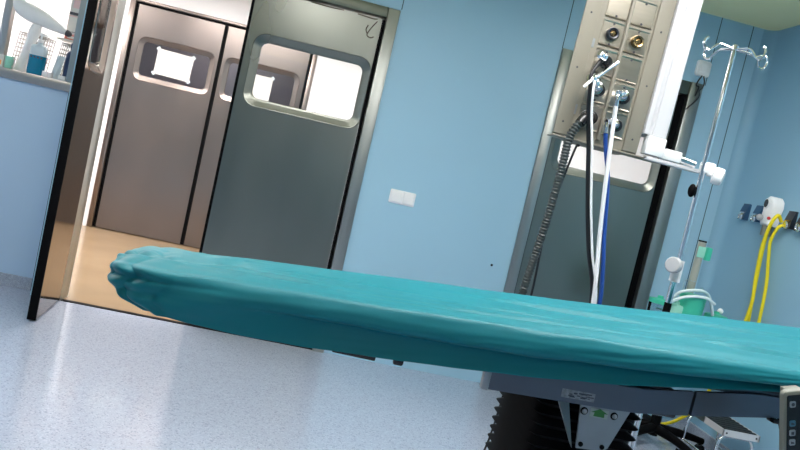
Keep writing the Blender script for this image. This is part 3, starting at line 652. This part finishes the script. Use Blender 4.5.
# ------------------------------------------------------------------ suction cart
CX, CY = 2.285, 3.92
s = thing('suction_cart', 'suction stand with green-lidded canisters and a grey pole in the corner', 'suction stand', (CX, CY, 0))
b = MB(); b.cyl((CX, CY, .66), (CX, CY, 1.262), .0225); b.build('pole', 'pole_grey', s)
b = MB(); b.cyl((CX, CY, .18), (CX, CY, .66), .0215); b.build('lower_pole', 'pole_beige', s)
b = MB(); b.cyl((CX, CY, 1.2625), (CX, CY, 1.272), .0235); b.build('pole_cap', 'black', s)
b = MB(); b.cyl((CX, CY, .06), (CX, CY, .19), .030); b.build('base_socket', 'black', s)
b = MB(); b.bx((CX+.018, CY-.045, 1.160), (CX+.052, CY-.012, 1.240), .008); b.build('clip', 'green', s)
b = MB(); b.bx((CX-.030, CY-.026, 1.17), (CX+.02, CY-.022, 1.235), .002); b.build('clip_strap', 'mint_pale', s)
for k in range(5):
    a = 2*PI*k/5; dx, dy = math.cos(a), math.sin(a)
    b = MB(); b.tube([(CX+dx*.02, CY+dy*.02, .105), (CX+dx*.16, CY+dy*.16, .10), (CX+dx*.33, CY+dy*.33, .075)], lambda t: .030-.010*t, 12); lg = b.build('base_leg', 'black', s)
    b = MB(); b.cyl((CX+dx*.32-.014*dy, CY+dy*.32+.014*dx, .028), (CX+dx*.32+.014*dy, CY+dy*.32-.014*dx, .028), .028); b.build('castor', 'blackgloss', lg)
# canisters
b = MB(); b.tube([(CX-.19, CY-.02, .82), (CX, CY-.06, .82), (CX+.2, CY-.02, .82)], .006, 8); b.cyl((CX, CY-.06, .82), (CX, CY, .82), .008); b.build('rack', 'chrome', s)
for nm, x, y, z0_, z1_, r_ in (('left', CX-.185, CY-.03, .64, .865, .058), ('right', CX+.185, CY-.03, .60, .845, .062)):
    b = MB(); b.lathe([(r_*.84, z0_), (r_*.88, z0_+.006), (r_, z1_), (r_*.96, z1_), (r_*.84, z0_+.008)], (x, y, 0)); j = b.build('canister', 'jar', s)
    b = MB(); b.lathe([(r_*1.05, z1_-.012), (r_*1.08, z1_), (r_*1.04, z1_+.012), (r_*.6, z1_+.016), (.018, z1_+.020), (.016, z1_+.034), (.004, z1_+.035)], (x, y, 0)); b.build('lid', 'green', j)
b = MB(); b.lathe([(.062, .69), (.066, .695), (.074, .935), (.072, .948), (.040, .955), (.004, .955)], (CX-.020, CY-.085, 0)); b.build('canister', 'green', s)
b = MB(); b.lathe([(.045, .66), (.048, .70), (.052, .865), (.050, .872), (.020, .876), (.018, .892), (.004, .892)], (CX-.095, CY-.07, 0)); b.build('canister', 'mint_pale', s)
b = MB(); b.sphere((CX+.20, CY-.035, .885), .017); b.build('port_cap', 'white_plastic', s)
for pts in ([(CX-.15, CY-.09, .90), (CX-.12, CY-.12, .955), (CX-.03, CY-.14, .985), (CX+.04, CY-.12, .975), (CX+.09, CY-.10, .925), (CX+.125, CY-.09, .855)],
            [(CX-.17, CY-.12, .885), (CX-.10, CY-.15, .935), (CX-.0, CY-.175, .955), (CX+.07, CY-.17, .93)]):
    b = MB(); b.tube(pts, .009, 10); b.build('tubing', 'tubing', s)
b = MB()
for pts in ([(CX-.065, CY-.03, .95), (CX-.06, CY-.03, 1.02), (CX-.005, CY-.04, 1.025)], [(CX+.05, CY-.03, 1.0), (CX+.10, CY-.04, .96), (CX+.14, CY-.05, .86)]): b.tube(pts, .0025, 6)
b.build('wire_bail', 'chrome', s)

# ------------------------------------------------------------------ step stool
SX, SY, ST = 2.44, 3.50, .285
s = thing('step_stool', 'low steel step stool with a black ribbed tread by the side wall', 'step stool', (SX+.11, SY+.19, 0))
b = MB(); b.bx((SX+.006, SY+.006, ST-.014), (SX+.214, SY+.374, ST+.004), .004)
for k in range(9): b.bx((SX+.012, SY+.02+k*.040, ST+.004), (SX+.208, SY+.04+k*.040, ST+.007))
b.build('tread', 'tread', s)
b = MB()
b.bx((SX, SY, ST-.030), (SX+.22, SY+.005, ST+.006)); b.bx((SX, SY+.375, ST-.030), (SX+.22, SY+.38, ST+.006)); b.bx((SX, SY, ST-.030), (SX+.005, SY+.38, ST+.006)); b.bx((SX+.215, SY, ST-.030), (SX+.22, SY+.38, ST+.006)); b.build('edge_rail', 'white_paint', s)
for xx in (.02, .20):
    b = MB(); b.lathe([(.006, 0), (.004, .004)], (SX+xx, SY, ST-.012), (0, -1, 0), 10); b.build('bolt', 'darkprint', s)
for yy in (SY+.03, SY+.35):
    b = MB(); b.tube([(SX-.010, yy, .012), (SX-.002, yy, .10), (SX+.006, yy, .20), (SX+.02, yy, .235), (SX+.05, yy, .250), (SX+.17, yy, .250), (SX+.20, yy, .235), (SX+.214, yy, .20), (SX+.222, yy, .10), (SX+.230, yy, .012)], .0105, 10, 6); fr = b.build('leg_frame', 'chrome', s)
    for xx in (SX-.010, SX+.230):
        b = MB(); b.cyl((xx, yy, 0), (xx, yy, .025), .015); b.build('rubber_foot', 'black', fr)
b = MB(); b.cyl((SX+.0, SY+.03, .09), (SX+.0, SY+.35, .09), .008); b.build('stretcher', 'chrome', s)
b = MB(); b.cyl((SX+.22, SY+.03, .09), (SX+.22, SY+.35, .09), .008); b.build('stretcher', 'chrome', s)

# ------------------------------------------------------------------ operating table
def lerp(tab, x):
    if x <= tab[0][0]: a, c = tab[0], tab[1]
    elif x >= tab[-1][0]: a, c = tab[-2], tab[-1]
    else:
        i = max(j for j in range(len(tab)-1) if tab[j][0] <= x); a, c = tab[i], tab[i+1]
    return a[1]+(c[1]-a[1])*(x-a[0])/(c[0]-a[0])
ZB = [(-.425, .911), (-.267, .927), (-.138, .938), (.138, .953), (.532, .972), (.796, .989), (1.079, 1.007), (1.384, 1.027), (1.712, 1.048), (2.0, 1.06)]
ZN = [(-.30, .955), (-.195, .958), (-.095, .964), (.009, .968), (.183, .971), (.411, .978), (.705, .986), (.969, .994), (1.252, 1.000), (2.0, 1.02)]
ZH = [(-.29, .872), (-.199, .856), (.036, .848), (.296, .853), (.456, .861), (.722, .878), (.976, .908), (1.191, .935), (1.26, .943), (2.0, .97)]
ZC = [(-.3, .912), (.021, .918), (.282, .915), (.555, .919), (.967, .941), (1.197, .958), (2.0, .985)]
YN = lambda x: 1.5+.0875*(x-.4)
YB = lambda x: 2.0+.158*(x-.4)
tb = thing('operating_table', 'operating table on a black bellows column under the teal drape', 'operating table', (.95, 1.82, 0))
def slab(x0, x1, dz0, dz1, iny, m, name, n=8):
    loops = []
    for k in range(n+1):
        x = x0+(x1-x0)*k/n
        zn = min(lerp(ZN, x), lerp(ZN, x)); zb = lerp(ZB, x)
        loops.append([V3((x, YN(x)+iny, zn-dz0)), V3((x, YB(x)-iny, zb-dz0)), V3((x, YB(x)-iny, zb-dz1)), V3((x, YN(x)+iny, zn-dz1))])
    b = MB(); b.loft(loops); return b.build(name, m, tb)
slab(-.25, .47, .075, .022, .035, 'pad', 'mattress')
slab(.478, 1.02, .075, .022, .035, 'pad', 'mattress')
slab(1.028, 1.80, .075, .022, .035, 'pad', 'mattress')
slab(-.22, .46, .098, .077, .06, 'rail_steel', 'head_section', 6)
slab(.49, 1.02, .10, .077, .075, 'rail_steel', 'back_section', 6)
slab(1.03, 1.78, .10, .077, .075, 'rail_steel', 'leg_section', 6)
# deep side rails
RB = [(.481, .806), (.868, .807), (1.027, .8245), (1.26, .855), (1.8, .905)]
for x0, x1 in ((.487, 1.021), (1.029, 1.34)):
    loops = []
    for k in range(9):
        x = x0+(x1-x0)*k/8; zb = lerp(RB, x); y = 1.567+.0875*(x-.48); zt = min(zb+.062, lerp(ZN, x)-.09)
        loops.append([V3((x, y, zb)), V3((x, y, zt)), V3((x, y+.012, zt)), V3((x, y+.012, zb))])
    b = MB(); b.loft(loops); b.build('side_rail', 'rail_steel', tb)
    loops = [[V3((p.x, p.y+.34+.07*(p.x-.48), p.z)) for p in l] for l in loops]
    b = MB(); b.loft(loops); b.build('side_rail', 'rail_steel', tb)
b = MB()
b.box((.158, 1.541, .842), (.10, .012, .026), Matrix.Rotation(.02, 3, 'Y'), .003); b.build('accessory_rail', 'blackgloss', tb)
b = MB(); b.box((.262, 1.550, .836), (.024, .014, .020), None, .005); b.build('rail_stop', 'blackgloss', tb)
b = MB(); b.bx((.468, 1.556, .806), (.485, 1.578, .866), .003); b.build('rail_bracket', 'bracket', tb)
b = MB(); b.bx((1.255, 1.62, .845), (1.275, 1.65, .856), .003); b.build('rail_stop', 'blackgloss', tb)
# worn sticker on the rail
def onrail(x, z): return V3((x, 1.567+.0875*(x-.48)-.0006, z))
b = MB(); b.loft([[onrail(.672, .818), onrail(.672, .839), onrail(.672, .839)+V3((0, .001, 0)), onrail(.672, .818)+V3((0, .001, 0))], [onrail(.760, .817), onrail(.760, .838), onrail(.760, .838)+V3((0, .001, 0)), onrail(.760, .817)+V3((0, .001, 0))]])
st = b.build('worn_sticker', 'sticker', tb)
b = MB(); random.seed(3)
for k in range(16):
    b.box(onrail(.678+.076*random.random(), .822+.012*random.random())-V3((0, .0006, 0)), (.004+.012*random.random(), .0006, .0015+.002*random.random()), Matrix.Rotation(.087, 3, 'Z'))
b.build('worn_print', 'key_print', st)
# carrier under the rails, bellows, column foot
b = MB(); b.bx((.68, 1.645, .800), (1.01, 1.97, .868), .006); b.build('carrier', 'blackgloss', tb)
BX, BY = .825, 1.905
loops = []; nf = 20
for k in range(nf*2+1):
    z = .80-(.80-.22)*k/(nf*2); g_ = (.0 if k % 2 else -.046)
    loops.append([V3((BX+u, BY+v, z)) for u, v in rrect(.300+g_, .37+g_, .03, 4)])
b = MB(); b.loft(loops); b.build('bellows', 'bellows', tb, 15)
b = MB(); b.bx((.685, 1.73, .05), (.965, 2.08, .235), .01); b.build('column_cover', 'bracket', tb)
b = MB(); b.prism(rrect(1.05, .50, .09, 6, .95, 1.90), XY(0), .012, .075, .02); b.build('floor_base', 'rail_steel', tb, 50)
b = MB()
for x in (.5, 1.4):
    for y in (1.72, 2.08): b.cyl((x, y, 0), (x, y, .014), .03)
b.build('levelling_foot', 'black', tb)
# mounting bracket with green arrow
y0 = 1.618
b = MB(); b.prism([(.741, .803), (.873, .806), (.838, .702), (.826, .692), (.757, .689)], XZ(y0), 0, .008, .002); bk = b.build('mounting_bracket', 'bracket', tb)
b = MB(); b.loft([[V3((.686, y0+.002, .795)), V3((.722, y0+.03, .798)), V3((.752, y0+.03, .69)), V3((.748, y0+.002, .686))], [V3((.686, y0+.010, .795)), V3((.722, y0+.038, .798)), V3((.752, y0+.038, .69)), V3((.748, y0+.010, .686))]])
b.build('bracket_flange', 'bracket', bk)
for x, z in ((.754, .785), (.833, .786)):
    b = MB(); b.lathe([(.0095, 0), (.0095, .002), (.007, .0025)], (x, y0, z), (0, -1, 0), 18); b.build('bolt_washer', 'black', bk)
    b = MB(); b.lathe([(.0062, .0026), (.0062, .006), (.003, .004), (.002, .0035)], (x, y0, z), (0, -1, 0), 12); b.build('bolt', 'bracket', bk)
for x, z in ((.766, .701), (.822, .703)):
    b = MB(); b.lathe([(.0062, 0), (.0062, .003), (.003, .0035)], (x, y0, z), (0, -1, 0), 12); b.build('bolt', 'black', bk)
b = MB(); b.bx((.770, y0-.0012, .774), (.817, y0-.0002, .796)); lb = b.build('arrow_label', 'sticker_pale', bk)
b = MB(); b.prism([(.772, .786), (.781, .7865), (.780, .777), (.808, .777), (.807, .7865), (.816, .787), (.7935, .797)], XZ(y0-.0013), 0, -.0008); b.build('arrow_print', 'green_sign', lb)
# back-side bracing arm
b = MB(); b.tube([(.94, 1.85, .76), (1.05, 1.95, .70), (1.10, 2.05, .55)], .018, 10); b.build('cable_loop', 'black', tb)

# ------------------------------------------------------------------ the drape
def bump(x, c, w): return math.exp(-((x-c)/w)**2)
def section(x, xi, n_top=56, n_side=34):
    """one cross-section of the cloth at length position x: back hem, back edge, top, near edge, near hem"""
    zn, zb, zh, zc = lerp(ZN, x), lerp(ZB, x), lerp(ZH, x), lerp(ZC, x)
    yn, yb = YN(x), YB(x)
    P = []
    for k in range(8):                       # back drop
        t = 1-k/8
        P.append(V3((x, yb+.012-.006*math.cos(9*x+3*t)*t, zb-.012-.10*t)))
    for k in range(n_top+1):                 # top, back to near
        t = k/n_top
        y = yb+(yn+.028-yb)*t; z = zb+(zn-zb)*t
        z -= .010*math.sin(PI*t)**2*bump(x, .9, 1.1)
        # long soft folds running along the table, drifting across it
        z += .0065*bump(t, .80-.10*(x-.2), .045)-.004*bump(t, .72-.10*(x-.2), .04)
        z += .005*bump(t, .50+.20*(x-.2), .06)*bump(x, .25, .35)-.0035*bump(t, .42+.2*(x-.2), .05)*bump(x, .25, .35)
        z += .006*bump(t, .30+.22*(x-.8), .05)*bump(x, .85, .35)
        z += .0035*bump(t, .62-.16*(x-1.1), .03)*bump(x, 1.1, .3)
        for c0, sl, xc, xw, am, wd_ in ((.70, .16, .05, .22, .0045, .016), (.45, .30, .12, .20, .004, .014), (.86, -.10, .55, .35, .004, .013), (.64, .10, .70, .30, .004, .012),
                                        (.34, .26, .75, .25, .0045, .014), (.52, -.22, 1.15, .22, .0045, .013), (.72, .20, 1.25, .25, .004, .013), (.24, .15, 1.35, .25, .004, .014), (.80, .22, -.08, .12, .005, .018)):
            d_ = t-(c0+sl*(x-xc)); g0 = bump(x, xc, xw)*am*2.1
            z += g0*(math.exp(-abs(d_)/wd_)-.8*bump(d_, wd_*2.2, wd_*1.3))
        z += .0030*noise.noise(V3((x*2.6, t*4, 1.7)))+.0007*noise.noise(V3((x*7, t*11, 4.2)))
        z -= .015*bump(t, .40+.9*(x+.17), .10)*bump(x, -.17, .035); z += .008*bump(t, .62, .06)*bump(x, -.15, .06)+.006*bump(t, .2, .05)*bump(x, -.16, .06)
        edge = min(1, (1-t)/.10); z -= .008*(1-edge)**2; edge = min(1, t/.06); z -= .006*(1-edge)**2
        P.append(V3((x, y, z)))
    for k in range(1, n_side+1):             # near side down to the hem
        t = k/n_side
        z = zn-.004+(zh-(zn-.004))*t
        tc = max(.2, min(.95, (zn-zc)/max(.02, zn-zh)))
        k2 = min(1, max(0, (x+.16)/.28)); k2 = k2*k2*(3-2*k2)     # the long crease fades out towards the head end
        q_ = min(1, t/max(.3, tc))
        o = .040*math.sqrt(max(0, 1-(1-q_)**2))**.9              # rolls over the padded edge
        o -= k2*.040/(1+math.exp(-(t-tc-.02)/.020))              # tucks in under the roll
        o += k2*.030*max(0, (t-tc-.06)/(1-tc+.01))               # lower flap swings out again
        o += .0035*noise.noise(V3((x*2.5, t*3, 8.3)))+.0016*noise.noise(V3((x*7+4*t, t*9, 2.3)))
        fan = bump(x, -.24, .13)
        o += .0045*fan*math.sin(26*(x+.3)+8*t)
        P.append(V3((x, yn+.028-o, z-.003*noise.noise(V3((x*8, 0, 5))))))
    return P
loops = []
N = 110; X0_, X1_ = -.24, 1.84
tipc = V3((-.33, 1.66, .905))
NC = 44
base = section(X0_, 0)
for k in range(NC):                           # gathered, rounded end
    a = (k+.0)/NC                             # 0 tip .. 1 base
    th = a*PI/2
    sc = .40+.60*math.sin(th)**.6
    adv = math.cos(th)
    L_ = []
    for i, p in enumerate(base):
        v = i/len(base)
        c = V3((X0_, 1.655, .905))
        q = c+(p-c)*sc
        # the head end reaches furthest at the top, the hem sweeps back under
        s_ = min(1, max(0, (p.z-.850)/.055)); reach = .050+.110*s_*(2-s_)
        q.x = X0_-reach*adv+.05*(p.y-1.655)*adv*-1
        w_ = math.sin(PI*a)
        ph = a*19+2.2*math.sin(v*9+.6)+1.1*math.sin(v*23); r_ = w_*(.0075*(abs(math.sin(ph*.5))*2-1)+.0030*math.sin(v*61+5*a))
        n_ = (p-c); n_.x = 0
        if n_.length: n_.normalize()
        q += n_*r_; q.x += -.006*w_*math.sin(v*47+3*a)
        L_.append(q)
    loops.append(L_)
for k in range(N+1):
    loops.append(section(X0_+(X1_-X0_)*k/N, 0))
b = MB(); b.loft(loops, cap=False, closed=False)
b.face([v for v in list(b.bm.verts)[:len(base)]])
dr = tag(b.build('surgical_drape', 'drape', sharp=120), 'teal cloth drape covering the operating table, gathered at its far left end', 'drape')
so = dr.modifiers.new('thickness', 'SOLIDIFY'); so.thickness = .0016; so.offset = 1
sb = dr.modifiers.new('smooth', 'SUBSURF'); sb.levels = 1; sb.render_levels = 1

# ------------------------------------------------------------------ hand control on the near rail
HX0, HX1, HZ0, HZ1, HY = 1.131, 1.231, .762, .964, 1.452
hc = thing('hand_control', 'grey-framed hand control with a black keypad hanging on the table edge', 'remote control', (HX0, HY+.03, HZ1))
b = MB(); b.prism(rrect(HX1-HX0, HZ1-HZ0, .010, 5, (HX0+HX1)/2, (HZ0+HZ1)/2), XZ(HY+.016), 0, -.016, .003); b.build('casing', 'cream_plastic', hc, 50)
b = MB(); b.prism(rrect(HX1-HX0-.012, HZ1-HZ0-.018, .004, 4, (HX0+HX1)/2+.001, (HZ0+HZ1)/2), XZ(HY-.0002), 0, -.0015); b.build('keypad', 'blackgloss', hc)
keys = [(0, 0, 'key_grey'), (0, 2, 'key_blue'), (0, 3, 'key_grey'), (0, 4, 'key_grey'), (1, 2, 'key_grey'), (1, 3, 'key_grey'), (1, 4, 'key_grey'), (2, 0, 'key_grey'), (2, 2, 'key_grey'), (2, 3, 'key_grey'), (2, 4, 'key_grey')]
for cx_, rz, m in keys:
    x = HX0+.0195+cx_*.029; z = HZ1-.030-rz*.0225
    b = MB(); b.prism(rrect(.0145, .0145, .003, 3, x, z), XZ(HY-.0017), 0, -.0022, .0008); kk = b.build('key', m, hc)
    b = MB()
    if rz == 0:
        b.lathe([(.0042, 0), (.0042, .0004)], (x, HY-.0040, z), (0, -1, 0), 14)
    elif rz == 3: b.bx((x-.0035, HY-.0044, z-.004), (x+.0035, HY-.0040, z+.003))
    else: b.prism([(x-.004, z-.003), (x+.004, z-.003), (x+.004, z), (x+.001, z+.001), (x-.004, z+.003)], XZ(HY-.0040), 0, -.0004)
    b.build('key_symbol', 'key_print', kk)
cu = bpy.data.curves.new('maker_lettering', 'FONT'); cu.body = 'MAQUET'; cu.size = .0155; cu.extrude = .0003; cu.space_character = 1.15
tmp = bpy.data.objects.new('maker_lettering_outline', cu); COL.objects.link(tmp)
me = bpy.data.meshes.new_from_object(tmp.evaluated_get(bpy.context.evaluated_depsgraph_get())); me.name = 'maker_lettering'
bpy.data.objects.remove(tmp); me.materials.clear(); me.materials.append(M['silver_print'])
to = bpy.data.objects.new('maker_lettering', me); COL.objects.link(to)
to.parent = hc; to.rotation_euler = (PI/2, 0, 0); to.location = V3((HX0+.016, HY-.0021, HZ0+.026))-ORG[hc]
b = MB(); b.bx(((HX0+HX1)/2-.02, HY+.0165, HZ1-.035), ((HX0+HX1)/2+.02, HY+.060, HZ1-.008), .003); b.build('hanger', 'cream_plastic', hc)
b = MB(); b.tube([((HX0+HX1)/2, HY+.015, HZ0), ((HX0+HX1)/2, HY+.02, HZ0-.06), ((HX0+HX1)/2+.05, HY+.08, HZ0-.14), (1.30, 1.66, .62), (1.30, 1.72, .80)], .004, 8); b.build('cord', 'black', hc)

hc.rotation_euler.y = math.radians(-15.5)
# ------------------------------------------------------------------ camera, world, view
sc = bpy.context.scene
cam = bpy.data.cameras.new('camera'); co = bpy.data.objects.new('camera', cam); COL.objects.link(co)
cam.sensor_width = 36; cam.lens = 700/800*36; cam.clip_start = .02; cam.clip_end = 60
p, r, y = math.radians(4.0242), math.radians(12.9925), math.radians(7.1844)
F = V3((math.sin(y)*math.cos(p), math.cos(y)*math.cos(p), -math.sin(p))); R0 = V3((math.cos(y), -math.sin(y), 0)); U0 = R0.cross(F)
R = R0*math.cos(r)+U0*math.sin(r); U = U0*math.cos(r)-R0*math.sin(r)
co.matrix_world = Matrix(((R.x, U.x, -F.x, 0), (R.y, U.y, -F.y, 0), (R.z, U.z, -F.z, 1.25), (0, 0, 0, 1)))
sc.camera = co
wd = bpy.data.worlds.new('world'); sc.world = wd; wd.use_nodes = True
wd.node_tree.nodes['Background'].inputs['Color'].default_value = (.30, .30, .34, 1); wd.node_tree.nodes['Background'].inputs['Strength'].default_value = .12
sc.view_settings.view_transform = 'Standard'; sc.view_settings.look = 'None'; sc.view_settings.gamma = 1; sc.view_settings.exposure = .90
sc.view_settings.use_curve_mapping = False
